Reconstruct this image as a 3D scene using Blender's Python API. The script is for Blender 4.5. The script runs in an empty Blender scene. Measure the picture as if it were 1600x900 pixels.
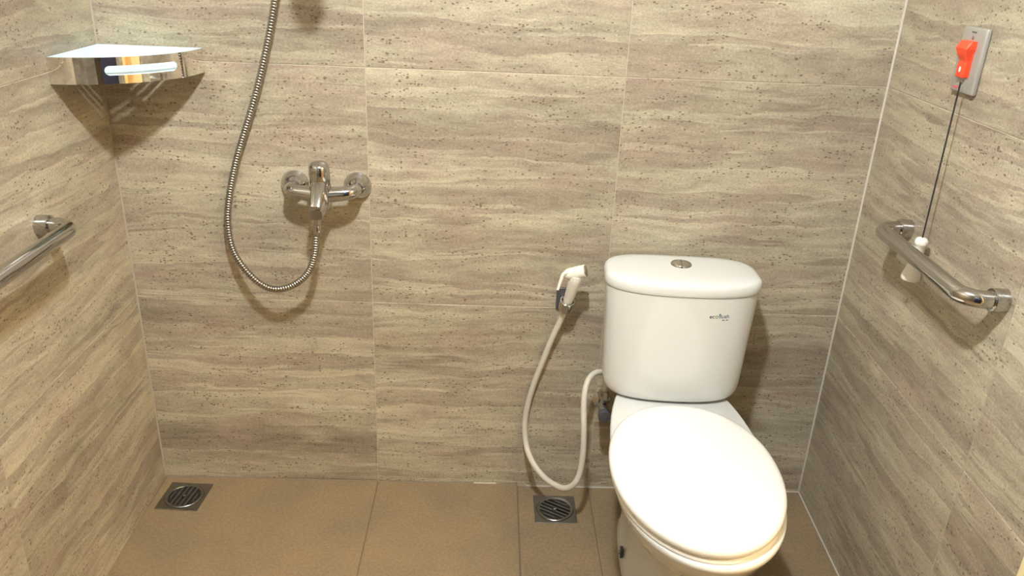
import bpy, bmesh, math, random
from mathutils import Vector, Matrix
from mathutils.bvhtree import BVHTree

random.seed(7)
SC = bpy.context.scene
COL = SC.collection

# ------------------------------------------------------------------ camera
cam_d = bpy.data.cameras.new('camera')
cam = bpy.data.objects.new('camera', cam_d)
COL.objects.link(cam)
cam_d.sensor_width = 36.0
cam_d.lens = 27.96
cam_d.clip_start = 0.01
CR = Vector((0.9991, -0.0152, 0.0391)); CF = Vector((0.0293, 0.9193, -0.3925)).normalized()
CR = (CR - CF * CR.dot(CF)).normalized(); CU = CR.cross(CF)
m = Matrix((CR, CU, -CF)).transposed().to_4x4()
m.translation = Vector((0.8975, -1.8759, 1.411))
cam.matrix_world = m
SC.camera = cam

# ------------------------------------------------------------------ world + exposure
W = bpy.data.worlds.new('world'); SC.world = W; W.use_nodes = True
W.node_tree.nodes['Background'].inputs[0].default_value = (0.9, 0.85, 0.78, 1)
W.node_tree.nodes['Background'].inputs[1].default_value = 0.05
SC.view_settings.view_transform = 'Standard'
SC.view_settings.look = 'None'
SC.view_settings.gamma = 1.0
SC.view_settings.use_curve_mapping = False
SC.view_settings.exposure = 0.0
LAMP_W = 84.0                      # ceiling downlight
LAMP_C = (1.0, 1.02, 1.03)
HALL_W = 60.0                      # warm lamp in the corridor outside the doorway
HALL_C = (1.0, 0.72, 0.36)

# room dimensions
XR = 1.8141; WL = 0.0301; WR = -0.0466
H1, H2 = 0.5587, 1.1477
ROWS = [0.0, H1, H2, 1.7367, 2.25]
ZC = 2.25
YF = -3.2
DOOR0, DOOR1, DOORZ = 0.902, 1.70, 2.05   # distances along the right wall

# ------------------------------------------------------------------ materials
def nmat(name):
    mt = bpy.data.materials.new(name); mt.use_nodes = True
    nt = mt.node_tree
    return mt, nt, nt.nodes['Principled BSDF']

def simple(name, col, rough=0.5, metal=0.0, spec=0.5, coat=0.0, noise=0.0, nscale=20, bump=0.0):
    mt, nt, b = nmat(name)
    b.inputs['Base Color'].default_value = (*col, 1)
    b.inputs['Roughness'].default_value = rough
    b.inputs['Metallic'].default_value = metal
    b.inputs['Specular IOR Level'].default_value = spec
    b.inputs['Coat Weight'].default_value = coat
    b.inputs['Coat Roughness'].default_value = 0.05
    tc = nt.nodes.new('ShaderNodeTexCoord')
    nz = nt.nodes.new('ShaderNodeTexNoise'); nz.inputs['Scale'].default_value = nscale
    nz.inputs['Detail'].default_value = 4
    nt.links.new(tc.outputs['Object'], nz.inputs['Vector'])
    if noise > 0:
        mx = nt.nodes.new('ShaderNodeMix'); mx.data_type = 'RGBA'
        mx.inputs['A'].default_value = (*[c * (1 - noise) for c in col], 1)
        mx.inputs['B'].default_value = (*[min(1, c * (1 + noise)) for c in col], 1)
        nt.links.new(nz.outputs['Fac'], mx.inputs['Factor'])
        nt.links.new(mx.outputs['Result'], b.inputs['Base Color'])
    mr = nt.nodes.new('ShaderNodeMapRange')
    mr.inputs['To Min'].default_value = max(0, rough * 0.85); mr.inputs['To Max'].default_value = min(1, rough * 1.15)
    nt.links.new(nz.outputs['Fac'], mr.inputs['Value'])
    nt.links.new(mr.outputs['Result'], b.inputs['Roughness'])
    if bump > 0:
        bp = nt.nodes.new('ShaderNodeBump'); bp.inputs['Strength'].default_value = bump
        bp.inputs['Distance'].default_value = 0.002
        nt.links.new(nz.outputs['Fac'], bp.inputs['Height']); nt.links.new(bp.outputs['Normal'], b.inputs['Normal'])
    return mt

def emit(name, col, strength):
    mt, nt, b = nmat(name)
    b.inputs['Base Color'].default_value = (0.9, 0.9, 0.88, 1)
    b.inputs['Emission Color'].default_value = (*col, 1)
    b.inputs['Emission Strength'].default_value = strength
    return mt

def travertine():
    mt, nt, b = nmat('travertine_tile')
    N, L = nt.nodes, nt.links
    def node(t, **k):
        n = N.new(t)
        for a, v in k.items(): setattr(n, a, v)
        return n
    def math_(op, a, c, clamp=False):
        n = node('ShaderNodeMath', operation=op); n.use_clamp = clamp
        for i, v in enumerate((a, c)):
            if v is None: continue
            if isinstance(v, (int, float)): n.inputs[i].default_value = v
            else: L.new(v, n.inputs[i])
        return n.outputs[0]
    def comb(x, y, z):
        n = node('ShaderNodeCombineXYZ')
        for i, v in enumerate((x, y, z)):
            if isinstance(v, (int, float)): n.inputs[i].default_value = v
            else: L.new(v, n.inputs[i])
        return n.outputs[0]
    def noise(vec, detail=3, rough=0.55, scale=1.0):
        n = node('ShaderNodeTexNoise'); n.inputs['Scale'].default_value = scale
        n.inputs['Detail'].default_value = detail; n.inputs['Roughness'].default_value = rough
        L.new(vec, n.inputs['Vector']); return n.outputs['Fac']
    def ramp(v, stops, interp='LINEAR'):
        n = node('ShaderNodeValToRGB'); cr = n.color_ramp; cr.interpolation = interp
        while len(cr.elements) < len(stops): cr.elements.new(0.5)
        for e, (p, c) in zip(cr.elements, stops):
            e.position = p; e.color = (*c, 1) if len(c) == 3 else c
        L.new(v, n.inputs[0]); return n.outputs[0]
    def mix(f, a, c, mode='MIX'):
        n = node('ShaderNodeMix', data_type='RGBA', blend_type=mode)
        for key, v in (('Factor', f), ('A', a), ('B', c)):
            s = n.inputs[key]
            if key != 'Factor':
                s = [q for q in n.inputs if q.name == key and q.type == 'RGBA'][0]
            else:
                s = n.inputs[0]
            if isinstance(v, (int, float)): s.default_value = v
            elif isinstance(v, tuple): s.default_value = (*v, 1)
            else: L.new(v, s)
        return [o for o in n.outputs if o.type == 'RGBA'][0]
    tc = node('ShaderNodeTexCoord'); oi = node('ShaderNodeObjectInfo')
    sp = node('ShaderNodeSeparateXYZ'); L.new(tc.outputs['Object'], sp.inputs[0])
    off = math_('MULTIPLY', oi.outputs['Object Index'], 3.713)
    u = math_('ADD', sp.outputs[0], off)
    v0 = sp.outputs[2]
    # warp of the beds
    w1 = math_('SUBTRACT', noise(comb(math_('MULTIPLY', u, 3.2), off, math_('MULTIPLY', v0, 5.0)), 2, 0.5), 0.5)
    w2 = math_('SUBTRACT', noise(comb(math_('MULTIPLY', u, 9.0), off, math_('MULTIPLY', v0, 18.0)), 6, 0.68), 0.5)
    v = math_('ADD', v0, math_('ADD', math_('MULTIPLY', w1, 0.05), math_('MULTIPLY', w2, 0.022)))
    v = math_('ADD', v, math_('MULTIPLY', off, 0.37))
    # broad beds with a crisp upper edge here and there
    bed = noise(comb(math_('MULTIPLY', u, 0.55), 0.0, math_('MULTIPLY', v, 11.0)), 4, 0.60)
    col = ramp(bed, [(0.30, (0.335, 0.280, 0.215)), (0.42, (0.405, 0.345, 0.262)), (0.475, (0.370, 0.305, 0.238)), (0.49, (0.525, 0.470, 0.352)),
                     (0.54, (0.455, 0.392, 0.295)), (0.61, (0.440, 0.375, 0.285)), (0.625, (0.570, 0.515, 0.388)), (0.72, (0.50, 0.44, 0.335))])
    # broad shift in value over a hand's breadth
    bv = noise(comb(math_('MULTIPLY', u, 0.9), 21.0, math_('MULTIPLY', v, 6.0)), 2, 0.5)
    col = mix(0.8, col, ramp(bv, [(0.32, (0.34, 0.335, 0.33)), (0.5, (0.5, 0.5, 0.5)), (0.68, (0.66, 0.665, 0.66))]), 'OVERLAY')
    # soft pink and green-grey drift
    drift = noise(comb(math_('MULTIPLY', u, 4.0), 7.0, math_('MULTIPLY', v, 12.0)), 3, 0.5)
    col = mix(math_('MULTIPLY', ramp(drift, [(0.50, (0, 0, 0)), (0.66, (1, 1, 1))]), 0.62), col, (0.425, 0.325, 0.262))
    col = mix(math_('MULTIPLY', ramp(drift, [(0.34, (1, 1, 1)), (0.48, (0, 0, 0))]), 0.50), col, (0.535, 0.492, 0.365))
    # fine laminae, only in some beds
    lm = ramp(noise(comb(math_('MULTIPLY', u, 2.0), 31.0, math_('MULTIPLY', v, 9.0)), 2, 0.5), [(0.40, (0.25, 0.25, 0.25)), (0.60, (1, 1, 1))])
    st = noise(comb(math_('MULTIPLY', u, 1.5), 3.0, math_('MULTIPLY', v, 50.0)), 4, 0.66)
    col = mix(math_('MULTIPLY', lm, math_('MULTIPLY', ramp(st, [(0.54, (0, 0, 0)), (0.66, (1, 1, 1))]), 0.36)), col, (0.285, 0.225, 0.168))
    col = mix(math_('MULTIPLY', lm, math_('MULTIPLY', ramp(st, [(0.34, (1, 1, 1)), (0.45, (0, 0, 0))]), 0.48)), col, (0.620, 0.575, 0.450))
    # blotches and grain
    bt = noise(comb(math_('MULTIPLY', u, 9.0), 5.0, math_('MULTIPLY', v, 44.0)), 6, 0.74)
    col = mix(0.6, col, ramp(bt, [(0.32, (0.30, 0.295, 0.29)), (0.5, (0.5, 0.5, 0.5)), (0.68, (0.69, 0.69, 0.68))]), 'OVERLAY')
    gr = noise(comb(math_('MULTIPLY', u, 170.0), 1.0, math_('MULTIPLY', v, 260.0)), 3, 0.65)
    col = mix(0.6, col, ramp(gr, [(0.30, (0.30, 0.30, 0.30)), (0.5, (0.5, 0.5, 0.5)), (0.70, (0.70, 0.70, 0.68))]), 'OVERLAY')
    # pits, clustered along some beds
    pm = noise(comb(math_('MULTIPLY', u, 6.0), 11.0, math_('MULTIPLY', v, 20.0)), 3, 0.6)
    pk = math_('MULTIPLY', math_('SUBTRACT', pm, 0.49), 0.66)
    vo = node('ShaderNodeTexVoronoi'); vo.inputs['Scale'].default_value = 1.0
    L.new(comb(math_('MULTIPLY', u, 120.0), 2.0, math_('MULTIPLY', v0, 250.0)), vo.inputs['Vector'])
    vr = node('ShaderNodeSeparateColor'); L.new(vo.outputs['Color'], vr.inputs[0])
    size = math_('ADD', math_('MULTIPLY', math_('SUBTRACT', vr.outputs[0], 0.84), 3.2), math_('MULTIPLY', pk, 4.2))
    size = math_('MINIMUM', size, 0.52)
    dist = math_('ADD', vo.outputs['Distance'], math_('MULTIPLY', math_('SUBTRACT', gr, 0.5), 0.9))
    pit = ramp(math_('ADD', math_('SUBTRACT', size, dist), 0.5), [(0.49, (0, 0, 0)), (0.60, (1, 1, 1))])
    col = mix(math_('MULTIPLY', pit, 0.82), col, (0.15, 0.11, 0.072))
    col = mix(1.0, col, (0.87, 0.88, 0.85), 'MULTIPLY')
    L.new(col, b.inputs['Base Color'])
    b.inputs['Roughness'].default_value = 0.38
    b.inputs['Specular IOR Level'].default_value = 0.35
    bp = node('ShaderNodeBump'); bp.inputs['Strength'].default_value = 0.12; bp.inputs['Distance'].default_value = 0.001
    L.new(math_('SUBTRACT', gr, math_('MULTIPLY', pit, 1.2)), bp.inputs['Height']); L.new(bp.outputs['Normal'], b.inputs['Normal'])
    return mt

def floor_mat():
    mt, nt, b = nmat('floor_tile')
    N, L = nt.nodes, nt.links
    tc = N.new('ShaderNodeTexCoord')
    n1 = N.new('ShaderNodeTexNoise'); n1.inputs['Scale'].default_value = 130; n1.inputs['Detail'].default_value = 4; n1.inputs['Roughness'].default_value = .7
    n2 = N.new('ShaderNodeTexNoise'); n2.inputs['Scale'].default_value = 6; n2.inputs['Detail'].default_value = 3
    n3 = N.new('ShaderNodeTexNoise'); n3.inputs['Scale'].default_value = 420; n3.inputs['Detail'].default_value = 2
    for n in (n1, n2, n3): L.new(tc.outputs['Object'], n.inputs['Vector'])
    r1 = N.new('ShaderNodeValToRGB'); e = r1.color_ramp.elements
    e[0].position = .3; e[0].color = (.205, .148, .085, 1); e[1].position = .7; e[1].color = (.29, .222, .134, 1)
    L.new(n1.outputs['Fac'], r1.inputs[0])
    r2 = N.new('ShaderNodeValToRGB'); e = r2.color_ramp.elements
    e[0].position = .35; e[0].color = (.88, .89, .9, 1); e[1].position = .65; e[1].color = (1.06, 1.02, .97, 1)
    L.new(n2.outputs['Fac'], r2.inputs[0])
    mx = N.new('ShaderNodeMix'); mx.data_type = 'RGBA'; mx.blend_type = 'MULTIPLY'; mx.inputs[0].default_value = 1
    L.new(r1.outputs[0], mx.inputs[6]); L.new(r2.outputs[0], mx.inputs[7])
    r3 = N.new('ShaderNodeValToRGB'); e = r3.color_ramp.elements
    e[0].position = .68; e[0].color = (0, 0, 0, 1); e[1].position = .74; e[1].color = (.7, .7, .7, 1)
    L.new(n3.outputs['Fac'], r3.inputs[0])
    m2 = N.new('ShaderNodeMix'); m2.data_type = 'RGBA'; m2.inputs[7].default_value = (.52, .42, .30, 1)
    L.new(r3.outputs[0], m2.inputs[0]); L.new(mx.outputs[2], m2.inputs[6]); L.new(m2.outputs[2], b.inputs['Base Color'])
    b.inputs['Roughness'].default_value = 0.5; b.inputs['Specular IOR Level'].default_value = 0.35
    bp = N.new('ShaderNodeBump'); bp.inputs['Strength'].default_value = .2; bp.inputs['Distance'].default_value = .001
    L.new(n1.outputs['Fac'], bp.inputs['Height']); L.new(bp.outputs['Normal'], b.inputs['Normal'])
    return mt

M = {}
M['trav'] = travertine()
M['floor'] = floor_mat()
M['grout'] = simple('grout', (.52, .46, .36), .9, noise=.12, nscale=60)
M['grout_floor'] = simple('floor_grout', (.19, .14, .085), .9, noise=.15, nscale=60)
M['caulk'] = simple('white_caulk', (.56, .52, .45), .7, noise=.08, nscale=80)
M['ceil'] = simple('ceiling_paint', (.74, .73, .70), .9, noise=.02)
M['plaster'] = simple('corridor_plaster', (.78, .68, .48), .9, noise=.04, nscale=5)
M['hallfloor'] = simple('corridor_floor', (.40, .24, .12), .5, noise=.15, nscale=9)
M['cream'] = simple('warm_lit_cream_frame', (.93, .82, .46), .45, noise=.02)  # cream deepened to yellow, carrying the corridor's warm light in the colour
M['navy'] = simple('added_dark_leaf', (.02, .025, .06), .5, noise=.1)
M['ceramic'] = simple('white_ceramic', (.745, .76, .735), .09, spec=.5, coat=.3, nscale=3)
M['seatplastic'] = simple('white_seat_plastic', (.90, .89, .84), .22, spec=.5, nscale=3)
M['chrome'] = simple('polished_chrome', (.53, .525, .515), .07, metal=1, nscale=8)
M['mirror'] = simple('mirror_steel', (.90, .88, .84), .025, metal=1, nscale=8)
M['steel'] = simple('brushed_steel', (.62, .60, .57), .24, metal=1, nscale=40, noise=.06)
M['hosesteel'] = simple('hose_steel', (.40, .385, .35), .26, metal=1, nscale=40, noise=.06)
M['drainsteel'] = simple('drain_steel', (.30, .295, .275), .30, metal=1, nscale=60, noise=.15)
M['hole'] = simple('dark_drain_hole', (.010, .010, .014), .8)
M['film'] = simple('pale_blue_film', (.70, .86, .92), .35, nscale=20)
M['whiteplastic'] = simple('white_plastic', (.84, .82, .74), .3, nscale=10)
M['hosewhite'] = simple('white_rubber_hose', (.62, .59, .50), .42, nscale=12)
M['darkplastic'] = simple('dark_grey_plastic', (.075, .075, .08), .3, nscale=10)
M['greyplate'] = simple('grey_anodised_plate', (.44, .425, .39), .38, metal=.35, nscale=60, noise=.04)
M['red'] = simple('orange_red_plastic', (.93, .085, .03), .35, nscale=10)
M['cord'] = simple('black_cord', (.02, .02, .022), .7, nscale=200, noise=.3)
M['inkdark'] = simple('ink_grey', (.09, .10, .10), .6)
M['inkblue'] = simple('ink_blue_grey', (.13, .13, .21), .6)
M['inkgreen'] = simple('ink_green', (.14, .32, .07), .6)
M['inkred'] = simple('ink_red', (.62, .10, .12), .6)
M['inkwhite'] = simple('ink_white', (.95, .9, .85), .6)
M['gasket_shade'] = simple('dark_gasket_shade', (.11, .10, .09), .8)

# ------------------------------------------------------------------ mesh helpers
class MB:
    def __init__(s): s.v = []; s.f = []
    def add(s, vs, fs):
        o = len(s.v); s.v += [tuple(p) for p in vs]; s.f += [tuple(i + o for i in f) for f in fs]; return s
    def xf(s, mat): s.v = [tuple(mat @ Vector(p)) for p in s.v]; return s
    def box(s, lo, hi, c=0.0):
        x0, y0, z0 = lo; x1, y1, z1 = hi
        if c <= 0:
            vs = [(x, y, z) for z in (z0, z1) for y in (y0, y1) for x in (x0, x1)]
            return s.add(vs, [(0, 2, 3, 1), (4, 5, 7, 6), (0, 1, 5, 4), (2, 6, 7, 3), (0, 4, 6, 2), (1, 3, 7, 5)])
        bm = bmesh.new(); bmesh.ops.create_cube(bm, size=1)
        for v in bm.verts:
            v.co = ((x0 + x1) / 2 + v.co.x * (x1 - x0), (y0 + y1) / 2 + v.co.y * (y1 - y0), (z0 + z1) / 2 + v.co.z * (z1 - z0))
        bmesh.ops.bevel(bm, geom=bm.edges[:], offset=c, segments=3, profile=.5, affect='EDGES')
        bm.verts.index_update()
        s.add([v.co.copy() for v in bm.verts], [[v.index for v in f.verts] for f in bm.faces]); bm.free(); return s
    def loft(s, rings, cap0=True, cap1=True, closed=True):
        n = len(rings[0]); o = len(s.v)
        for r in rings: s.v += [tuple(p) for p in r]
        rng = n if closed else n - 1
        for i in range(len(rings) - 1):
            for j in range(rng):
                k = (j + 1) % n
                s.f.append((o + i * n + j, o + i * n + k, o + (i + 1) * n + k, o + (i + 1) * n + j))
        if cap0: s.f.append(tuple(o + j for j in range(n))[::-1])
        if cap1: s.f.append(tuple(o + (len(rings) - 1) * n + j for j in range(n)))
        return s
    def lathe(s, prof, mat=None, n=40, cap0=True, cap1=True):
        rings = []
        for r, z in prof:
            ring = [Vector((r * math.cos(2 * math.pi * j / n), r * math.sin(2 * math.pi * j / n), z)) for j in range(n)]
            if mat is not None: ring = [mat @ p for p in ring]
            rings.append(ring)
        return s.loft(rings, cap0, cap1)
    def tube(s, path, rad, n=16, rfun=None):
        P = [Vector(p) for p in path]; rings = []; up = None
        for i, p in enumerate(P):
            t = (P[min(i + 1, len(P) - 1)] - P[max(i - 1, 0)]).normalized()
            if up is None:
                up = Vector((0, 0, 1)) if abs(t.z) < .9 else Vector((1, 0, 0))
            up = (up - t * up.dot(t)).normalized(); sd = t.cross(up)
            r = rfun(i) if rfun else rad
            rings.append([p + (up * math.cos(2 * math.pi * j / n) + sd * math.sin(2 * math.pi * j / n)) * r for j in range(n)])
        return s.loft(rings)
    def obj(s, name, mat, parent=None, smooth=True, angle=40):
        me = bpy.data.meshes.new(name); me.from_pydata(s.v, [], s.f); me.update()
        bm = bmesh.new(); bm.from_mesh(me); bmesh.ops.recalc_face_normals(bm, faces=bm.faces[:]); bm.to_mesh(me); bm.free()
        me.materials.append(mat)
        if smooth:
            me.polygons.foreach_set('use_smooth', [True] * len(me.polygons))
            try: me.set_sharp_from_angle(angle=math.radians(angle))
            except Exception: pass
        o = bpy.data.objects.new(name, me); COL.objects.link(o)
        if parent is not None: o.parent = parent
        return o

def empty(name, loc=(0, 0, 0), rz=0.0):
    o = bpy.data.objects.new(name, None); COL.objects.link(o)
    o.empty_display_size = .05; o.location = loc; o.rotation_euler = (0, 0, rz); return o
def tag(o, label, cat, group=None):
    o['label'] = label; o['category'] = cat
    if group: o['group'] = group
    return o
def struct(o, label=None):
    o['kind'] = 'structure'
    if label: o['label'] = label
    return o
def look(axis, origin=(0, 0, 0)):
    """matrix whose +Z is `axis`, at origin"""
    q = Vector(axis).normalized().to_track_quat('Z', 'Y'); mt = q.to_matrix().to_4x4(); mt.translation = Vector(origin); return mt
def smooth_path(pts, n):
    """Catmull-Rom, resampled at n equal arc steps"""
    P = [Vector(p) for p in pts]; P = [P[0] * 2 - P[1]] + P + [P[-1] * 2 - P[-2]]
    out = []
    for i in range(1, len(P) - 2):
        for k in range(24):
            t = k / 24; a, b_, c, d = P[i - 1], P[i], P[i + 1], P[i + 2]
            out.append(.5 * ((2 * b_) + (c - a) * t + (2 * a - 5 * b_ + 4 * c - d) * t * t + (3 * b_ - a - 3 * c + d) * t ** 3))
    out.append(P[-2]); L = [0]
    for i in range(1, len(out)): L.append(L[-1] + (out[i] - out[i - 1]).length)
    res = []; j = 0
    for k in range(n):
        s_ = L[-1] * k / (n - 1)
        while j < len(L) - 2 and L[j + 1] < s_: j += 1
        d = L[j + 1] - L[j]; res.append(out[j].lerp(out[j + 1], (s_ - L[j]) / d if d > 0 else 0))
    return res, L[-1]

# ------------------------------------------------------------------ room shell
GAP = 0.0019       # half a joint is GAP/2
TT = 0.009         # tile thickness, faces on the wall plane
_tile_cache = {}
TILE_N = [0]
def tile_mesh(w, h, mat, kind):
    key = (round(w, 4), round(h, 4), kind)
    if key in _tile_cache: return _tile_cache[key]
    c = .0007; g = GAP / 2
    x0, x1, z0, z1 = -w / 2 + g, w / 2 - g, -h / 2 + g, h / 2 - g
    vs = [(x0, TT, z0), (x1, TT, z0), (x1, TT, z1), (x0, TT, z1),
          (x0, c, z0), (x1, c, z0), (x1, c, z1), (x0, c, z1),
          (x0 + c, 0, z0 + c), (x1 - c, 0, z0 + c), (x1 - c, 0, z1 - c), (x0 + c, 0, z1 - c)]
    fs = [(8, 9, 10, 11)[::1], (3, 2, 1, 0)]
    for a in range(4):
        b_ = (a + 1) % 4
        fs += [(a, b_, 4 + b_, 4 + a), (4 + a, 4 + b_, 8 + b_, 8 + a)]
    me = bpy.data.meshes.new('tile_%s' % kind); me.from_pydata(vs, [], fs); me.update()
    bm = bmesh.new(); bm.from_mesh(me); bmesh.ops.recalc_face_normals(bm, faces=bm.faces[:]); bm.to_mesh(me); bm.free()
    me.materials.append(mat); _tile_cache[key] = me; return me

def wall(name, origin, ang, length, cols, label, skip=None, rows=ROWS, slabs=None):
    """wall frame: local x along the wall, local -y into the room, z up"""
    mb = MB()
    for (a, b_, z0, z1) in (slabs or [(0, length, rows[0] - .02, rows[-1])]):
        mb.box((a, .0012, z0), (b_, .10, z1))
    w = mb.obj(name, M['grout'], smooth=False)
    w.location = origin; w.rotation_euler = (0, 0, ang); struct(w, label)
    for i in range(len(cols) - 1):
        for j in range(len(rows) - 1):
            rects = [(cols[i], cols[i + 1], rows[j], rows[j + 1])]
            if skip: rects = skip(*rects[0])
            for (a, b_, z0, z1) in rects:
                if b_ - a < .012 or z1 - z0 < .012: continue
                o = bpy.data.objects.new('wall_tile', tile_mesh(b_ - a, z1 - z0, M['trav'], 'wall'))
                COL.objects.link(o); o.parent = w; o.location = ((a + b_) / 2, 0, (z0 + z1) / 2)
                TILE_N[0] += 1; o.pass_index = TILE_N[0] + (40 if name == 'wall_right' else 0)
                # tiles keep their thickness inside the slab's recess
    return w

wall('wall_back', (0, 0, 0), 0, XR, [0.001, .5997, 1.1997, XR - .001], 'travertine tiled back wall behind the toilet and shower',
     slabs=[(-.1, XR + .1, -.02, ZC)])
# left wall: runs from the front to the back corner, local -y is +x world
aL = math.atan2(WL, 1.0)            # lean of the left wall
LL = 3.2
wall('wall_left', (WL * LL, -LL, 0), math.pi / 2 + aL, LL / math.cos(aL),
     [0, LL - 2.451, LL - 1.851, LL - 1.251, LL - .651, LL - .002], 'travertine tiled left wall with the grab bar and corner shelf')
# right wall: runs from the back corner to the front, local -y is -x world
aR = math.atan2(-WR, 1.0)
LR = 3.2
def door_cut(a, b_, z0, z1):
    out = []
    if b_ <= DOOR0 or a >= DOOR1 or z0 >= DOORZ: return [(a, b_, z0, z1)]
    if a < DOOR0: out.append((a, DOOR0, z0, z1))
    if b_ > DOOR1: out.append((DOOR1, b_, z0, z1))
    if z1 > DOORZ: out.append((max(a, DOOR0), min(b_, DOOR1), DOORZ, z1))
    return out
wall('wall_right', (XR, 0, 0), -math.pi / 2 - aR, LR, [.002, .672, 1.272, 1.872, 2.472, 3.2],
     'travertine tiled right wall with the alarm switch and grab bar', skip=door_cut,
     slabs=[(0, DOOR0, -.02, ZC), (DOOR1, LR, -.02, ZC), (DOOR0, DOOR1, DOORZ, ZC)])
def RWp(s, off, z):
    """point on the right wall: s along it from the back corner, off into the room"""
    d = Vector((math.sin(-aR), -math.cos(aR), 0)); nrm = Vector((-math.cos(aR), math.sin(aR), 0))
    return Vector((XR, 0, z)) + d * s + nrm * off
def LWp(s, off, z):
    d = Vector((math.sin(aL), -math.cos(aL), 0)); nrm = Vector((math.cos(aL), math.sin(aL), 0))
    return Vector((0, 0, z)) + d * s + nrm * off
wall('wall_front', (XR + .02, YF, 0), math.pi, XR + .1, [0, .6, 1.2, 1.8, XR + .1], 'travertine tiled front wall')

# floor
FZ = -0.006        # toilet side lies a little lower than the shower side
fb = MB()
fb.box((-.1, YF - .1, -.08), (.996, .1, -.0025)); fb.box((.996, YF - .1, -.08), (XR + .1, .1, FZ - .0025))
fl = fb.obj('floor', M['grout_floor'], smooth=False); struct(fl, 'tan tiled bathroom floor')
def ftile(x0, x1, y0, y1, z):
    g = .0015; c = .0006
    mb = MB()
    a = [(x0 + g, y0 + g), (x1 - g, y0 + g), (x1 - g, y1 - g), (x0 + g, y1 - g)]
    b_ = [(x0 + g + c, y0 + g + c), (x1 - g - c, y0 + g + c), (x1 - g - c, y1 - g - c), (x0 + g + c, y1 - g - c)]
    mb.loft([[(p[0], p[1], z - .009) for p in a], [(p[0], p[1], z - c) for p in a], [(p[0], p[1], z) for p in b_]])
    return mb.obj('floor_tile', M['floor'], fl, smooth=False)
ys = [0, -.6, -1.2, -1.8, -2.4, YF]
for (x0, x1, z) in ((.002, .5997, 0), (.5997, .9955, 0), (.9965, 1.1997, FZ), (1.1997, XR - .003, FZ)):
    for a, b_ in zip(ys[:-1], ys[1:]):
        if x0 < .01: ftile(.004 + WL * 0, x1, b_, a, z)
        else: ftile(x0, x1, b_, a, z)
# white joint filler along the wall base
cb = MB()
cb.box((.871, -.0035, -.001), (.935, .0, .0025)); cb.box((1.02, -.003, FZ - .001), (XR, .0, FZ + .002))
co = cb.obj('trim_1', M['caulk'], smooth=False); struct(co, 'white joint filler along the back wall base')
c2 = MB(); c2.box((0, -.0032, FZ - .001), (DOOR0, 0, FZ + .0022))
c2o = c2.obj('trim_2', M['caulk'], smooth=False); c2o.location = (XR, 0, 0); c2o.rotation_euler = (0, 0, -math.pi / 2 - aR)
struct(c2o, 'white joint filler along the right wall base')
cv = MB(); cv.add([(XR - .0035, .0005, 0), (XR - .0035, -.0015, 0), (XR - .0015, -.0035, 0), (XR + .001, -.0035, 0), (XR + .001, .0005, 0),
                   (XR - .0035, .0005, ZC), (XR - .0035, -.0015, ZC), (XR - .0015, -.0035, ZC), (XR + .001, -.0035, ZC), (XR + .001, .0005, ZC)],
                  [(0, 1, 6, 5), (1, 2, 7, 6), (2, 3, 8, 7), (3, 4, 9, 8), (4, 0, 5, 9), (0, 4, 3, 2, 1), (5, 6, 7, 8, 9)])
struct(cv.obj('trim_3', M['caulk'], smooth=False), 'pale joint filler up the right back corner')

ce = MB(); ce.box((-.1, YF - .1, ZC), (XR + .1, .1, ZC + .08))
struct(ce.obj('ceiling', M['ceil'], smooth=False), 'white painted ceiling')

# doorway in the right wall: cream frame, corridor beyond
rw_rot = -math.pi / 2 - aR
fr = MB()
for a, b_ in ((DOOR0 - .004, DOOR0 + .045), (DOOR1 - .045, DOOR1 + .004)):
    fr.box((a, -.016, -.0), (b_, .115, DOORZ), .003)
fr.box((DOOR0 + .045, -.016, DOORZ - .045), (DOOR1 - .045, .115, DOORZ + .004), .003)
fro = fr.obj('trim_4', M['cream'], smooth=False); fro.location = (XR, 0, 0); fro.rotation_euler = (0, 0, rw_rot)
struct(fro, 'cream door frame with warm light painted into its yellow, at the edge of the right wall')
# dark door leaf, unseen, added for the navy streak in the shelf's reflection
dl = MB(); dl.box((1.02, -2.02, .012), (1.64, -1.982, 2.0), .002)
dlo = dl.obj('added_door', M['navy'], smooth=False); struct(dlo, 'dark blue door leaf, unseen, added for its reflection in the shelf')
hd = MB(); hd.tube([(1.12, -1.982, 1.0), (1.12, -1.94, 1.0), (1.135, -1.932, 1.0), (1.23, -1.932, 1.0)], .009, 12)
hd.obj('added_door_handle', M['steel'], dlo)
# corridor
hx0, hx1, hy0, hy1, hz = XR + .1, 3.1, -3.2, -.2, 2.4
def slab(name, lo, hi, mat, label):
    return struct(MB().box(lo, hi).obj(name, mat, smooth=False), label)
slab('floor_corridor', (hx0 - .1, hy0, -.08), (hx1, hy1, -.006), M['hallfloor'], 'brown corridor floor outside the doorway')
slab('ceiling_corridor', (hx0, hy0, hz), (hx1, hy1, hz + .06), M['ceil'], 'corridor ceiling')
slab('wall_corridor_far', (hx1, hy0, -.08), (hx1 + .06, hy1, hz), M['plaster'], 'cream corridor wall facing the doorway')
slab('wall_corridor_back', (hx0, hy1, -.08), (hx1, hy1 + .06, hz), M['plaster'], 'cream corridor end wall')
slab('wall_corridor_front', (hx0, hy0 - .06, -.08), (hx1, hy0, hz), M['plaster'], 'cream corridor end wall near the camera side')

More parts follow.
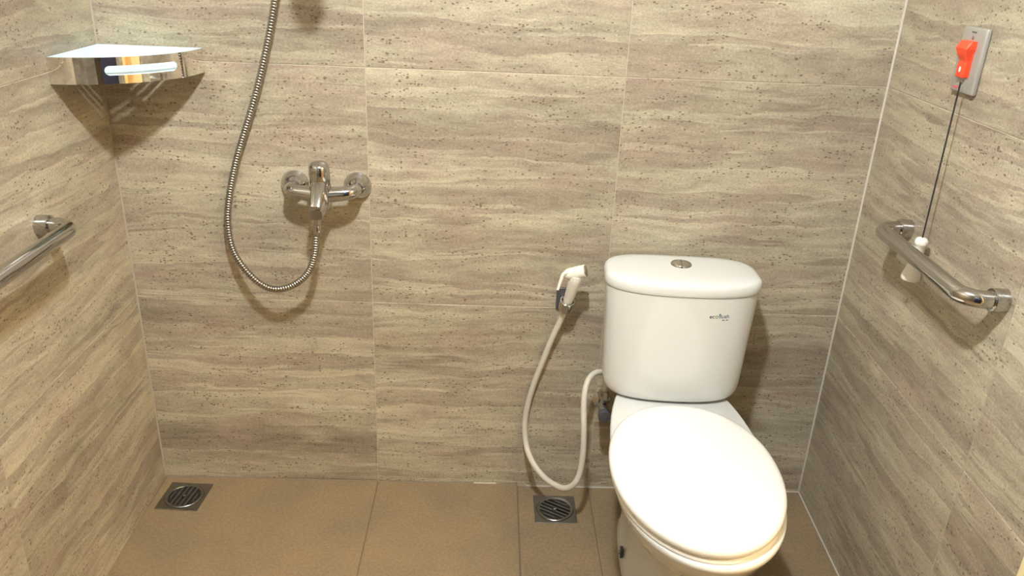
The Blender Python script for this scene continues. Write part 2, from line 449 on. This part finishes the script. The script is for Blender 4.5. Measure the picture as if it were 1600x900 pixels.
def dome_lamp(name, loc, r, watts, col, label, hgt=1.4):
    """surface-mounted opal dome: the dome itself gives off the light"""
    t = tag(empty(name, loc), label, 'ceiling light')
    MB().lathe([(r + .014, 0), (r + .014, -.012), (r + .010, -.016), (r, -.016)], n=48).obj('lamp_base', M['ceil'], t)
    prof = [(r * math.cos(a), -.0165 - r * hgt * math.sin(a)) for a in [math.pi / 2 * k / 8 for k in range(8)]] + [(.002, -.0165 - r * hgt)]
    area = 2 * math.pi * r * r * 1.27
    MB().lathe(prof, n=32).obj('opal_dome', emit(name + '_opal', col, watts / (math.pi * area)), t)
    return t
dome_lamp('dome_lamp', (.85, -1.18, ZC), .052, LAMP_W, LAMP_C, 'round white opal ceiling lamp over the middle of the bathroom')
pl = tag(empty('panel_lamp', (2.45, -1.62, hz)), 'square warm ceiling panel lamp in the corridor outside', 'ceiling light')
MB().box((-.32, -.32, -.03), (.32, .32, 0), .004).obj('lamp_frame', M['ceil'], pl, smooth=False)
MB().box((-.3, -.3, -.034), (.3, .3, -.0301)).obj('diffuser', emit('panel_lamp_diffuser', HALL_C, HALL_W / (math.pi * .36)), pl, smooth=False)

# ------------------------------------------------------------------ toilet
toilet = tag(empty('toilet', (1.365, 0, FZ), -.046), 'white ceramic close-coupled toilet with closed lid and square cistern', 'toilet')
TZ = -FZ
def egg(a, yb, yc, yf, z, nb=2.4, nf=2.0, n=72):
    pts = []
    for j in range(n):
        t = 2 * math.pi * j / n; c, s_ = math.cos(t), math.sin(t)
        e = nf if s_ < 0 else nb
        r = (abs(c) ** e + abs(s_) ** e) ** (-1 / e)
        x = a * c * r; y = yc + (abs(yc - yf) if s_ < 0 else abs(yb - yc)) * s_ * r
        pts.append(Vector((x, y, z + TZ)))
    return pts
secs = [(.108, -.10, -.32, -.520, -.006, 3.5, 2.2), (.109, -.10, -.32, -.522, .012, 3.5, 2.2), (.103, -.10, -.32, -.505, .03, 3.5, 2.2), (.100, -.10, -.32, -.50, .10, 3.2, 2.2),
        (.103, -.09, -.34, -.52, .17, 3.0, 2.1), (.112, -.075, -.39, -.585, .22, 2.8, 2.0), (.127, -.06, -.45, -.652, .27, 2.7, 2.0),
        (.145, -.045, -.49, -.708, .315, 2.6, 2.0), (.159, -.038, -.51, -.740, .345, 2.6, 2.0), (.167, -.032, -.515, -.754, .370, 2.6, 2.0), (.1725, -.03, -.515, -.763, .384, 2.6, 2.0), (.1732, -.03, -.515, -.765, .390, 2.6, 2.0),
        (.172, -.033, -.515, -.763, .3965, 2.6, 2.0), (.168, -.038, -.515, -.757, .399, 2.6, 2.0)]
bowl = MB().loft([egg(a, yb, yc, yf, z, nb, nf) for a, yb, yc, yf, z, nb, nf in secs]).obj('bowl', M['ceramic'], toilet, angle=60)
bowl.location.x = .005
# seat ring
seat = MB()
o1 = dict(n=72)
def ring_strip(rows):
    seat.loft(rows, False, False)
seat.loft([egg(.120, -.30, -.50, -.69, .400), egg(.120, -.30, -.50, -.69, .410), egg(.172, -.266, -.50, -.752, .4118), egg(.1755, -.262, -.50, -.7565, .407), egg(.1755, -.262, -.50, -.7565, .4005), egg(.120, -.30, -.50, -.69, .400)], False, False)
seat.obj('seat', M['seatplastic'], toilet, angle=60)
# lid
lidp = [(.170, .4125, .008), (.1755, .414, .002), (.178, .4185, 0), (.1785, .4235, 0), (.177, .4285, .001), (.1725, .4330, .005), (.163, .4362, .014), (.14, .4385, .036), (.08, .4402, .09), (.02, .4406, .16)]
MB().loft([egg(a, -.258 - d * 1.0, -.50, -.759 + d * 1.0, z, 2.2, 2.0) for a, z, d in
           [(p[0], p[1], p[2]) for p in lidp]]).obj('toilet_lid', M['seatplastic'], toilet, angle=70).location.x = -.002
# cistern
def cist(a, bf, z, bb=.115, yc=-.13, nb=4, nf=2.5):
    return egg(a, yc + bb, yc, yc - bf, z, nb, nf, 96)
tank_prof = [(.140, .062, .4035), (.150, .068, .4045), (.1575, .0735, .4085), (.1635, .0765, .416), (.168, .0785, .428), (.1705, .0795, .445), (.173, .0805, .50), (.1765, .082, .58), (.1805, .0835, .66), (.1815, .084, .689)]
tank = MB().loft([cist(a, bf, z, .112) for a, bf, z in tank_prof]).obj('cistern', M['ceramic'], toilet, angle=60)
MB().loft([cist(.138, .060, z, .10) for z in (.398, .4045)]).obj('gasket_shade', M['gasket_shade'], toilet)  # dark gasket in the gap, also drawing the shadow line under the cistern
lp = [(.181, .0835, .6895), (.1835, .0855, .6905), (.1855, .087, .694), (.186, .0875, .700), (.1855, .087, .709), (.183, .0845, .7155), (.178, .080, .7195), (.168, .072, .7222), (.14, .055, .7238), (.06, .02, .7246)]
clid = MB().loft([cist(a, bf, z, .115 - (.186 - a) * .6) for a, bf, z in lp]).obj('cistern_lid', M['ceramic'], toilet, angle=70)
# flush button: collar and two half pushers
btn = empty('flush_button', (0, -.092, .7238 + TZ)); btn.parent = toilet
MB().lathe([(.0255, -.001), (.0255, .0025), (.024, .0045), (.0215, .0045), (.0205, .003), (.0205, -.001)], n=48, cap0=False, cap1=False).obj('collar', M['chrome'], btn)
def half(sx):
    n = 24; mb = MB(); rings = []
    for r, z in ((.0202, .0), (.0202, .0036), (.0185, .0052), (.012, .0058), (.004, .006)):
        ring = []
        for j in range(n + 1):
            t = -math.pi / 2 + math.pi * j / n
            ring.append((sx * (.0008 + max(0, r * math.cos(t))), r * math.sin(t), z))
        rings.append(ring)
    return mb.loft(rings)
for sx in (-1, 1):
    half(sx).obj('push_plate', M['steel'], btn)
# lettering on the cistern front, laid onto the glaze
dg = bpy.context.evaluated_depsgraph_get()
bvh = BVHTree.FromPolygons([v.co.copy() for v in tank.data.vertices], [p.vertices[:] for p in tank.data.polygons])
def text_mesh(s, size):
    cu = bpy.data.curves.new('lettering', 'FONT'); cu.body = s; cu.size = size; cu.offset = size * .012; cu.resolution_u = 4
    o = bpy.data.objects.new('lettering', cu); COL.objects.link(o)
    d = bpy.context.evaluated_depsgraph_get(); me = bpy.data.meshes.new_from_object(o.evaluated_get(d))
    vs = [v.co.copy() for v in me.vertices]; fs = [p.vertices[:] for p in me.polygons]
    bpy.data.objects.remove(o); bpy.data.curves.remove(cu); bpy.data.meshes.remove(me)
    w = max(v.x for v in vs); return vs, fs, w
def on_tank(vs, fs, x0, z0, mat, name='lettering', slope=.0):
    mb = MB(); out = []
    for v in vs:
        x = x0 + v.x; z = z0 + v.y + slope * v.x
        h = bvh.ray_cast(Vector((x, -.5, z)), Vector((0, 1, 0)))
        y = h[0].y if h[0] else -.2
        out.append((x, y - .0005, z))
    return mb.add(out, fs).obj(name, mat, toilet, smooth=False)
lx, lz, ls = .056, .6395 + TZ, .0135
cx = lx
for s_, mk in (('ec', 'inkdark'), ('o', 'inkgreen'), ('flush', 'inkblue')):
    vs, fs, w = text_mesh(s_, ls * (1.12 if s_ == 'o' else 1.0))
    on_tank(vs, fs, cx, lz, M[mk], slope=.02); cx += w + .0012
leaf = [(0, 0), (.003, .0015), (.0052, .0052), (.0022, .0044), (0, .002)]
on_tank([Vector((a, b_, 0)) for a, b_ in leaf], [(0, 1, 2, 3, 4)], lx + .0215, lz + .0078, M['inkgreen'], 'leaf_mark')
for k, (a, w) in enumerate(((.031, .0065), (.0405, .005))):
    on_tank([Vector(p) for p in ((0, 0, 0), (w, 0, 0), (w, .0022, 0), (0, .0022, 0))], [(0, 1, 2, 3)], lx + a, lz - .0062, M['inkblue'], 'print_mark')
# fixing clip on the pedestal side
clip = MB().box((-.1075, -.335, .030 + TZ), (-.099, -.318, .056 + TZ), .002).obj('fixing_clip', M['darkplastic'], toilet)
MB().lathe([(.0055, 0), (.0055, .003), (.0045, .004)], look((-1, 0, 0), (-.107, -.3265, .043 + TZ)), 16).obj('screw', M['chrome'], clip)

# ------------------------------------------------------------------ shower mixer
mix = tag(empty('shower_mixer', (.498, 0, .868)), 'chrome single-lever shower mixer tap on two round wall plates', 'faucet')
for sx in (-1, 1):
    MB().lathe([(.0335, 0), (.0338, .003), (.0325, .008), (.027, .018), (.0205, .026), (.0165, .030)], look((0, -1, 0), (sx * .075, 0, 0)), 40).obj('wall_plate', M['chrome'], mix)
    p, _ = smooth_path([(sx * .075, -.024, 0), (sx * .0745, -.044, 0), (sx * .069, -.057, -.001), (sx * .052, -.063, -.003), (sx * .018, -.066, -.006)], 28)
    MB().tube(p, .0165, 20, rfun=lambda i: .0158 + .0035 * max(0, (i - 12) / 16)).obj('inlet_arm', M['chrome'], mix)
MB().lathe([(.012, -.048), (.020, -.042), (.0245, -.028), (.0255, -.008), (.025, .012), (.0238, .020), (.0225, .0215)], look((0, -.12, 1), (0, -.068, 0)), 36).obj('body', M['chrome'], mix)
lv = MB().lathe([(.0222, .0225), (.0238, .026), (.0242, .040), (.0242, .056), (.0225, .066), (.017, .073), (.008, .076), (.001, .0765)], look((0, -.12, 1), (0, -.068, 0)), 36).obj('lever', M['chrome'], mix)
# front lever blade, sloping out and down in front of the body
bl = MB(); rings = []
for y, z, w, h in ((-.072, .030, .017, .012), (-.092, .020, .0165, .010), (-.112, .006, .0155, .0075), (-.130, -.010, .014, .006), (-.137, -.017, .0115, .0042)):
    ring = []
    for j in range(20):
        t = 2 * math.pi * j / 20; c, s_ = math.cos(t), math.sin(t); r = (abs(c) ** 3.5 + abs(s_) ** 3.5) ** (-1 / 3.5)
        ring.append((w * c * r, y - h * .5 * s_ * r, z + h * s_ * r))
    rings.append(ring)
bl.loft(rings).obj('lever_blade', M['chrome'], lv)
sp = MB(); rings = []
for y, z, w, h in ((-.068, -.022, .020, .018), (-.088, -.030, .0185, .016), (-.102, -.037, .0165, .0145), (-.112, -.042, .014, .012)):
    rings.append([(w * math.copysign(abs(math.cos(t)) ** .6, math.cos(t)) - .004 * (-y - .068) / .04, y, z + h * math.copysign(abs(math.sin(t)) ** .6, math.sin(t))) for t in [2 * math.pi * j / 24 for j in range(24)]])
sp.loft(rings).obj('outlet', M['chrome'], mix, angle=50)
MB().lathe([(.0115, 0), (.0115, .010), (.0105, .012), (.0105, .024), (.009, .027)], look((0, 0, -1), (-.007, -.100, -.044)), 6).obj('outlet_nut', M['chrome'], mix)

# flexible metal hose + hand shower it feeds
sh = tag(empty('hand_shower', (.465, 0, 1.44)), 'chrome hand shower on its long ribbed metal hose hanging in a loop', 'hand shower')
def to_local(p, o): return Vector(p) - Vector(o.location)
spts = [(.491, -.100, .796), (.487, -.097, .768), (.479, -.092, .717), (.458, -.086, .668), (.419, -.082, .634), (.375, -.078, .621), (.335, -.068, .632), (.294, -.050, .665), (.266, -.030, .703), (.257, -.020, .749), (.259, -.016, .797), (.273, -.016, .862), (.298, -.018, .941), (.334, -.020, 1.033), (.361, -.022, 1.107), (.384, -.025, 1.178), (.401, -.030, 1.234), (.416, -.038, 1.288), (.432, -.052, 1.335), (.443, -.064, 1.363)]
path, ln = smooth_path([to_local(p, sh) for p in spts], 10)
nr = int(ln / .0066); path, ln = smooth_path([to_local(p, sh) for p in spts], nr * 4 + 1)
prof = (.0060, .0084, .0086, .0082)
MB().tube(path, .008, 14, rfun=lambda i: prof[i % 4]).obj('metal_hose', M['hosesteel'], sh, angle=80)
MB().lathe([(.0085, 0), (.0092, .002), (.0092, .018), (.008, .022)], look((0.02, 0, -1), to_local((.491, -.1, .797), sh)), 20).obj('hose_ferrule', M['chrome'], sh)
ha = Vector((.442, -.062, 1.360)); hb = Vector((.548, -.235, 1.515))
p, _ = smooth_path([to_local(ha, sh), to_local(ha.lerp(hb, .35), sh), to_local(ha.lerp(hb, .7), sh), to_local(hb, sh)], 24)
MB().tube(p, .012, 20, rfun=lambda i: .0105 + .004 * math.sin(math.pi * i / 23) + .001 * i / 23).obj('handle', M['chrome'], sh)
hm = look((.08, -.28, .955), to_local((.561, -.266, 1.489), sh))
hx = (hm.to_3x3().inverted() @ Vector((1, 0, 0))); hx.z = 0; hx.normalize(); hy = Vector((-hx.y, hx.x, 0))
hr = []
for k in range(17):
    a = math.pi * k / 16; rr_ = max(.02, math.sin(a))
    hr.append([hm @ (hx * (.029 * rr_ * math.cos(t)) + hy * (.017 * rr_ * math.sin(t)) + Vector((0, 0, -.062 * math.cos(a)))) for t in [2 * math.pi * j / 28 for j in range(28)]])
MB().loft(hr).obj('spray_head', M['chrome'], sh)
hk = tag(empty('shower_holder', (.465, 0, 1.44)), 'chrome wall holder carrying the hand shower, just above the view', 'shower holder')
MB().lathe([(.026, 0), (.026, .006), (.020, .012), (.013, .016), (.013, .055)], look((0, -1, 0), (0, 0, 0)), 32).obj('wall_base', M['chrome'], hk)
MB().lathe([(.0185, -.02), (.0205, -.018), (.0205, .018), (.0185, .02), (.0165, .02), (.0165, -.02), (.0185, -.02)], look(hb - ha, ha.lerp(hb, .30) - Vector((.465, 0, 1.44))), 28, False, False).obj('cradle', M['chrome'], hk)
hk.location.z = 1.44

# ------------------------------------------------------------------ corner shelf
cs = tag(empty('corner_shelf', (0, 0, 1.124)), 'mirror-polished corner shelf with slotted curved front, high in the left corner', 'shelf')
SR, SHH, x0s, y0s = .236, .053, .006, -.002
def arc_pt(r, a): return (r * math.sin(a), -r * math.cos(a))
NA = 64
A0, A1 = math.radians(1.4), math.radians(89.0)
th = .0014
def band(r_out, r_in, mat, name):
    """curved band with a rounded slot"""
    mb = MB(); NZ = 16
    S0, S1, sz0, sz1 = math.radians(27), math.radians(64.5), .017, .036
    an = [A0 + (A1 - A0) * i / NA for i in range(NA + 1)]
    rs = (sz1 - sz0) / 2; zc = (sz0 + sz1) / 2; da = rs / r_out
    def slot(a):
        if a <= S0 or a >= S1: return None
        if a < S0 + da: h = math.sqrt(max(0, 1 - ((S0 + da - a) / da) ** 2)) * rs
        elif a > S1 - da: h = math.sqrt(max(0, 1 - ((a - S1 + da) / da) ** 2)) * rs
        else: h = rs
        return (zc - h, zc + h)
    ext = [S0 + da * (1 - math.cos(math.pi * k / 12)) for k in range(7)] + [S1 - da * (1 - math.cos(math.pi * k / 12)) for k in range(7)]
    an = sorted(set([a for a in an if all(abs(a - e) > 1e-4 for e in ext)] + ext))
    def P(r, a, z): x, y = arc_pt(r, a); return (x, y, z)
    for a, b_ in zip(an[:-1], an[1:]):
        mid = slot((a + b_) / 2)
        if mid is None:
            spans = [((0, SHH), (0, SHH))]
        else:
            sa = slot(a) or (zc, zc); sb = slot(b_) or (zc, zc)
            spans = [((0, sa[0]), (0, sb[0])), ((sa[1], SHH), (sb[1], SHH))]
        for (za, zb) in spans:
            o = [P(r_out, a, za[0]), P(r_out, b_, zb[0]), P(r_out, b_, zb[1]), P(r_out, a, za[1])]
            i_ = [P(r_in, a, za[0]), P(r_in, b_, zb[0]), P(r_in, b_, zb[1]), P(r_in, a, za[1])]
            mb.add(o + i_, [(0, 1, 2, 3), (7, 6, 5, 4), (0, 4, 5, 1), (3, 2, 6, 7)])
    return mb
fb_ = band(SR, SR - th, None, '').obj('front_band', M['mirror'], cs, angle=30)
band(SR - th - .0001, SR - th - .0005, None, '').obj('band_film', M['film'], cs, angle=30)
# white film-lined tray: floor with slots + two back plates
tr = MB(); NS = 3
slots = []
for k in range(3): slots.append(('x', .052 + .026 * k)); slots.append(('y', .052 + .026 * k))
# the floor is a fan grid of small cells; cells inside a drain slot are left out
g = .002; ncell = int(SR / g)
def in_slot(x, y):
    rr_ = math.hypot(x, y); ph = abs(math.degrees(math.atan2(x, y)) - 45)
    for k in range(3):
        if abs(rr_ - (.122 + .022 * k)) < .0027 and (13 < ph < 33 or (k > 0 and ph < 7)): return True
    return False
def fcell(mb, z0, z1):
    n = 118; st = SR / n
    keep = {}
    for i in range(n):
        for j in range(n):
            x, y = (i + .5) * st, (j + .5) * st
            if x * x + y * y > (SR - .0035) ** 2 or in_slot(x, y): continue
            keep[(i, j)] = 1
    runs = []
    for i in range(n):
        j = 0
        while j < n:
            if (i, j) in keep:
                k = j
                while (i, k + 1) in keep: k += 1
                runs.append((i, j, k)); j = k + 1
            else: j += 1
    for i, j, k in runs:
        mb.box((i * st, -(k + 1) * st, z0), ((i + 1) * st, -j * st, z1))
ff = MB(); fcell(ff, .0150, .0162); ff.obj('tray_floor', M['film'], cs, smooth=False)
MB().box((.0012, -SR + .002, .004), (.0030, -.003, SHH)).obj('back_plate', M['film'], cs, smooth=False).rotation_euler = (0, 0, aL)
MB().box((.003, -.0030, .004), (SR - .002, -.0012, SHH)).obj('back_plate', M['film'], cs, smooth=False)

# ------------------------------------------------------------------ grab bars
def grab_bar(P, s0, s1, z, off, label, nrm_axis):
    """P(s, off, z) maps wall coordinates to the room"""
    base = P((s0 + s1) / 2, 0, z)
    t = tag(empty('grab_bar', base), label, 'grab bar', 'grab bars on the side walls')
    loc = lambda s, o_, zz=z: P(s, o_, zz) - base
    R = .034; pts = [loc(s0, .012)]
    for k in range(9):
        a = math.pi / 2 * k / 8; pts.append(loc(s0 + R * (1 - math.cos(a)), off - R + R * math.sin(a)))
    for k in range(1, 12): pts.append(loc(s0 + R + (s1 - s0 - 2 * R) * k / 12, off))
    for k in range(9):
        a = math.pi / 2 * (1 - k / 8); pts.append(loc(s1 - R * (1 - math.cos(a)), off - R + R * math.sin(a)))
    pts.append(loc(s1, .012))
    MB().tube(pts, .0158, 28).obj('rail', M['chrome'], t)
    for s_ in (s0, s1):
        fl_ = MB().lathe([(.0205, 0), (.0208, .002), (.0208, .022), (.0198, .0245), (.0162, .025)], look(loc(s_, 1) - loc(s_, 0), loc(s_, 0)), 36).obj('flange', M['chrome'], t)
        MB().lathe([(.003, 0), (.003, .0015), (.002, .002)], look((0, 0, -1), loc(s_, .013) + Vector((0, 0, -.0205))), 12).obj('grub_screw', M['darkplastic'], fl_)
    return t
grab_bar(RWp, .261, .642, .888, .068, 'chrome grab bar on the right wall beside the toilet', None)
grab_bar(LWp, .380, .860, .876, .068, 'chrome grab bar on the left wall, running out of view', None)

# ------------------------------------------------------------------ emergency pull switch on the right wall
al = empty('emergency_switch', RWp(.342, 0, 1.25), rw_rot)
tag(al, 'grey emergency call plate with orange-red switch high on the right wall', 'alarm switch')
# local x along the wall towards the camera, local -y into the room
MB().box((-.043, -.011, -.06), (.043, -.0005, .06), .004).obj('plate', M['greyplate'], al)
hb_ = MB().box((-.018, -.0135, -.030), (.018, -.0105, .034), .001).obj('switch_bezel', M['red'], al)
rk = MB(); rings = []
for z, w, y in ((.036, .0185, -.013), (.035, .0205, -.022), (.022, .0205, -.030), (.010, .016, -.026), (.000, .0125, -.020), (-.004, .0125, -.0195)):
    rings.append([(-w, -.010, z), (-w, y + .002, z), (-w + .002, y, z), (w - .002, y, z), (w, y + .002, z), (w, -.010, z)])
rk.loft(rings).obj('rocker', M['red'], al, smooth=False)
lo_ = MB().box((-.0135, -.0215, -.031), (.0135, -.0105, -.003), .002).obj('lower_rocker', M['red'], al)
MB().loft([[(.0032 * math.cos(t), -.0219 + dy, -.0165 + .0052 * math.sin(t)) for t in [2 * math.pi * j / 20 for j in range(20)]] for dy in (.0006, 0)]).obj('bell_mark', M['inkwhite'], lo_, smooth=False)
for z in (.041, -.041):
    MB().lathe([(.0035, 0), (.0035, .001), (.0025, .0018), (.001, .002)], look((0, -1, 0), (0, -.011, z)), 16).obj('screw', M['chrome'], al)
for k in range(5):
    MB().box((-.009 + k * .0036, -.0113, .0495), (-.009 + k * .0036 + .0026, -.0108, .0525)).obj('print_mark', M['inkdark'], al, smooth=False)
for k in range(5):
    MB().box((-.030 + k * .0044, -.0113, -.0535), (-.030 + k * .0044 + .0032, -.0108, -.0495)).obj('print_mark', M['inkred'], al, smooth=False)
# pull cord and handle
pc = tag(empty('pull_cord', RWp(.362, .024, 1.213)), 'thin black cord with a white plastic pull hanging behind the right grab bar', 'pull cord')
end = RWp(.372, .026, .895) - Vector(pc.location)
pth = [Vector((0, 0, 0)).lerp(end, k / 160) for k in range(161)]
MB().tube(pth, .0017, 8, rfun=lambda i: .0019 if i % 2 else .0014).obj('cord', M['cord'], pc)
top = end
MB().lathe([(.004, .012), (.010, .0105), (.0135, .006), (.0140, .000), (.0135, -.004), (.0118, -.006), (.0115, -.028), (.0130, -.048), (.0165, -.066), (.020, -.080), (.0205, -.086), (.019, -.089), (.004, -.090)], look((.02, -.06, 1), top) @ Matrix.Scale(.92, 4), 32).obj('pull_handle', M['whiteplastic'], pc)

# ------------------------------------------------------------------ bidet spray
bd = tag(empty('bidet_spray', (1.09, 0, .575)), 'white hand bidet spray with looping white hose, hung left of the toilet', 'bidet spray')
bpts = [(1.093, -.035, .572), (1.082, -.028, .527), (1.066, -.022, .478), (1.048, -.018, .414), (1.029, -.014, .347), (1.014, -.012, .276), (1.008, -.014, .212), (1.014, -.030, .154), (1.031, -.070, .126), (1.061, -.115, .111), (1.090, -.150, .111), (1.113, -.175, .121), (1.134, -.185, .143), (1.147, -.180, .176), (1.152, -.170, .234), (1.151, -.155, .292), (1.149, -.135, .336), (1.151, -.115, .377), (1.161, -.095, .402), (1.179, -.075, .410), (1.202, -.058, .403), (1.213, -.052, .380), (1.214, -.052, .345)]
path, ln = smooth_path([to_local(p, bd) for p in bpts], 240)
MB().tube(path, .0078, 16).obj('hose', M['hosewhite'], bd)
pb = Vector((1.0935, -.040, .572)); pt = Vector((1.108, -.078, .668))
p, _ = smooth_path([to_local(pb, bd), to_local(pb.lerp(pt, .33), bd), to_local(pb.lerp(pt, .7), bd), to_local(pt, bd), to_local(pt + Vector((.002, -.002, .014)), bd)], 24)
MB().tube(p, .012, 20, rfun=lambda i: .0105 + .0035 * min(1, i / 14) + .002 * max(0, (i - 14) / 9)).obj('spray_handle', M['whiteplastic'], bd)
hA = Vector((1.082, -.072, .680)); hB = Vector((1.131, -.085, .697))
p, _ = smooth_path([to_local(hA, bd), to_local(hA.lerp(hB, .35), bd), to_local(hA.lerp(hB, .7), bd), to_local(hB, bd)], 20)
MB().tube(p, .012, 22, rfun=lambda i: (.0075, .0105, .0122, .0132)[i] if i < 4 else .0140 + .0022 * i / 19).obj('spray_nozzle', M['whiteplastic'], bd)
MB().lathe([(.0138, 0), (.0138, .002), (.012, .003), (.001, .0032)], look(hB - hA, to_local(hB, bd)), 24).obj('spray_face', M['steel'], bd)
p, _ = smooth_path([to_local(v, bd) for v in ((1.092, -.083, .692), (1.079, -.085, .688), (1.072, -.089, .670), (1.066, -.092, .648))], 20)
MB().tube(p, .004, 10, rfun=lambda i: .0050 - .0015 * i / 19).obj('trigger', M['whiteplastic'], bd)
# wall clip
bc = tag(empty('bidet_holder', (1.092, 0, .588)), 'dark chrome wall clip holding the white bidet spray', 'wall clip')
MB().box((-.020, -.008, -.030), (.020, 0, .030), .003).obj('wall_plate', M['darkplastic'], bc)
MB().box((-.011, -.026, -.010), (.011, -.007, .010), .003).obj('stem', M['chrome'], bc)
ax = (pt - pb).normalized()
cl = MB(); rings = []
for zz, ro in ((-.016, .0165), (-.015, .0178), (.015, .0200), (.016, .0188)):
    rings.append((zz, ro))
n = 26; mt = look(ax, (.0035, -.046, 0))
outer = [[mt @ Vector((ro * math.cos(t), ro * math.sin(t), zz)) for t in [math.radians(-248 + 316 * j / n) for j in range(n + 1)]] for zz, ro in rings]
inner = [[mt @ Vector(((ro - .0032) * math.cos(t), (ro - .0032) * math.sin(t), zz)) for t in [math.radians(-248 + 316 * j / n) for j in range(n + 1)]] for zz, ro in rings]
full = [outer[0], outer[1], outer[2], outer[3], inner[3], inner[2], inner[1], inner[0], outer[0]]
cl.loft(full, False, False, closed=False)
cl.obj('clip_ring', M['chrome'], bc)

# angle valve feeding the hose
av = tag(empty('angle_valve', (1.2135, 0, .288)), 'small chrome angle valve on the wall beside the toilet cistern', 'valve')
MB().lathe([(.024, 0), (.024, .003), (.016, .009), (.0095, .012), (.0095, .036), (.0135, .038), (.0135, .066), (.010, .070)], look((0, -1, 0), (0, 0, 0)), 28).obj('valve_body', M['chrome'], av)
MB().lathe([(.009, 0), (.009, .030), (.0115, .032), (.0115, .052), (.0095, .056)], look((0, 0, 1), (0, -.052, 0)), 6).obj('outlet_nut', M['chrome'], av)
MB().lathe([(.009, 0), (.009, .016), (.011, .018), (.011, .028), (.009, .030)], look((0, 0, -1), (0, -.052, 0)), 20).obj('lower_outlet', M['chrome'], av)
hd_ = MB().lathe([(.010, .068), (.017, .072), (.018, .078), (.018, .090), (.016, .093), (.001, .094)], look((0, -1, 0), (0, 0, 0)), 10).obj('handwheel', M['darkplastic'], av)

# ------------------------------------------------------------------ floor drains
def drain(cx, cy, z, ang, rz, label):
    t = tag(empty('floor_drain', (cx, cy, z), rz), label, 'floor drain', 'square floor drains with round grates')
    hs, rr, zt = .0575, .0510, .0022
    n = 64; mb = MB()
    sq = []
    for j in range(n):
        a = 2 * math.pi * j / n; c, s_ = math.cos(a), math.sin(a); k = hs / max(abs(c), abs(s_)); sq.append((c * k, s_ * k))
    ci = [(rr * math.cos(2 * math.pi * j / n), rr * math.sin(2 * math.pi * j / n)) for j in range(n)]
    mb.loft([[(*p, -.001) for p in sq], [(*p, zt - .0006) for p in sq], [(p[0] * .99, p[1] * .99, zt) for p in sq], [(*p, zt) for p in ci], [(*p, -.001) for p in ci]], False, False)
    mb.obj('frame', M['drainsteel'], t, angle=25)
    MB().lathe([(rr, .0002), (.001, .0003)], n=48).obj('sump', M['hole'], t)
    MB().lathe([(rr - .0012, .0004), (rr - .0012, .0034), (rr - .0022, .0042), (rr - .0040, .0036), (rr - .0080, .0034), (rr - .0088, .0024), (rr - .0085, .0004)], n=56, cap0=False, cap1=False).obj('grate_ring', M['drainsteel'], t)
    gb = MB(); ri = rr - .0075; pitch = .0128
    mr = Matrix.Rotation(ang, 4, 'Z')
    for k in range(-4, 4):
        x0 = (k + .5) * pitch - .0026; x1 = x0 + .0052
        if abs((x0 + x1) / 2) >= ri - .002: continue
        L_ = math.sqrt(max(0, ri ** 2 - ((x0 + x1) / 2) ** 2))
        if abs(k + .5) > 3: pass
        b_ = MB().box((x0, -L_, .0008), (x1, L_, .0028)).xf(mr); gb.add(b_.v, b_.f)
    for sg in (-1, 1):      # short closed ends beside the outer slots
        b_ = MB().box((-pitch * .5, -.006, .0008), (pitch * .5, .006, .0028)).xf(mr); gb.add(b_.v, b_.f)
        for q in (-1, 1):
            b_ = MB().box((sg * pitch * 2.4, q * .017, .0008), (sg * pitch * 3.4, q * .031, .0028)).xf(mr); gb.add(b_.v, b_.f)
    gb.obj('grate_bars', M['drainsteel'], t, smooth=False)
    MB().lathe([(.0045, .0026), (.0045, .0034), (.003, .0040), (.001, .0041)], n=20).obj('centre_screw', M['chrome'], t)
    return t
drain(.0845, -.0895, .0, math.radians(-5), math.radians(-3), 'square steel floor drain in the left corner under the shelf')
drain(1.098, -.103, FZ, math.radians(59), math.radians(0), 'square steel floor drain beside the toilet under the white hose')
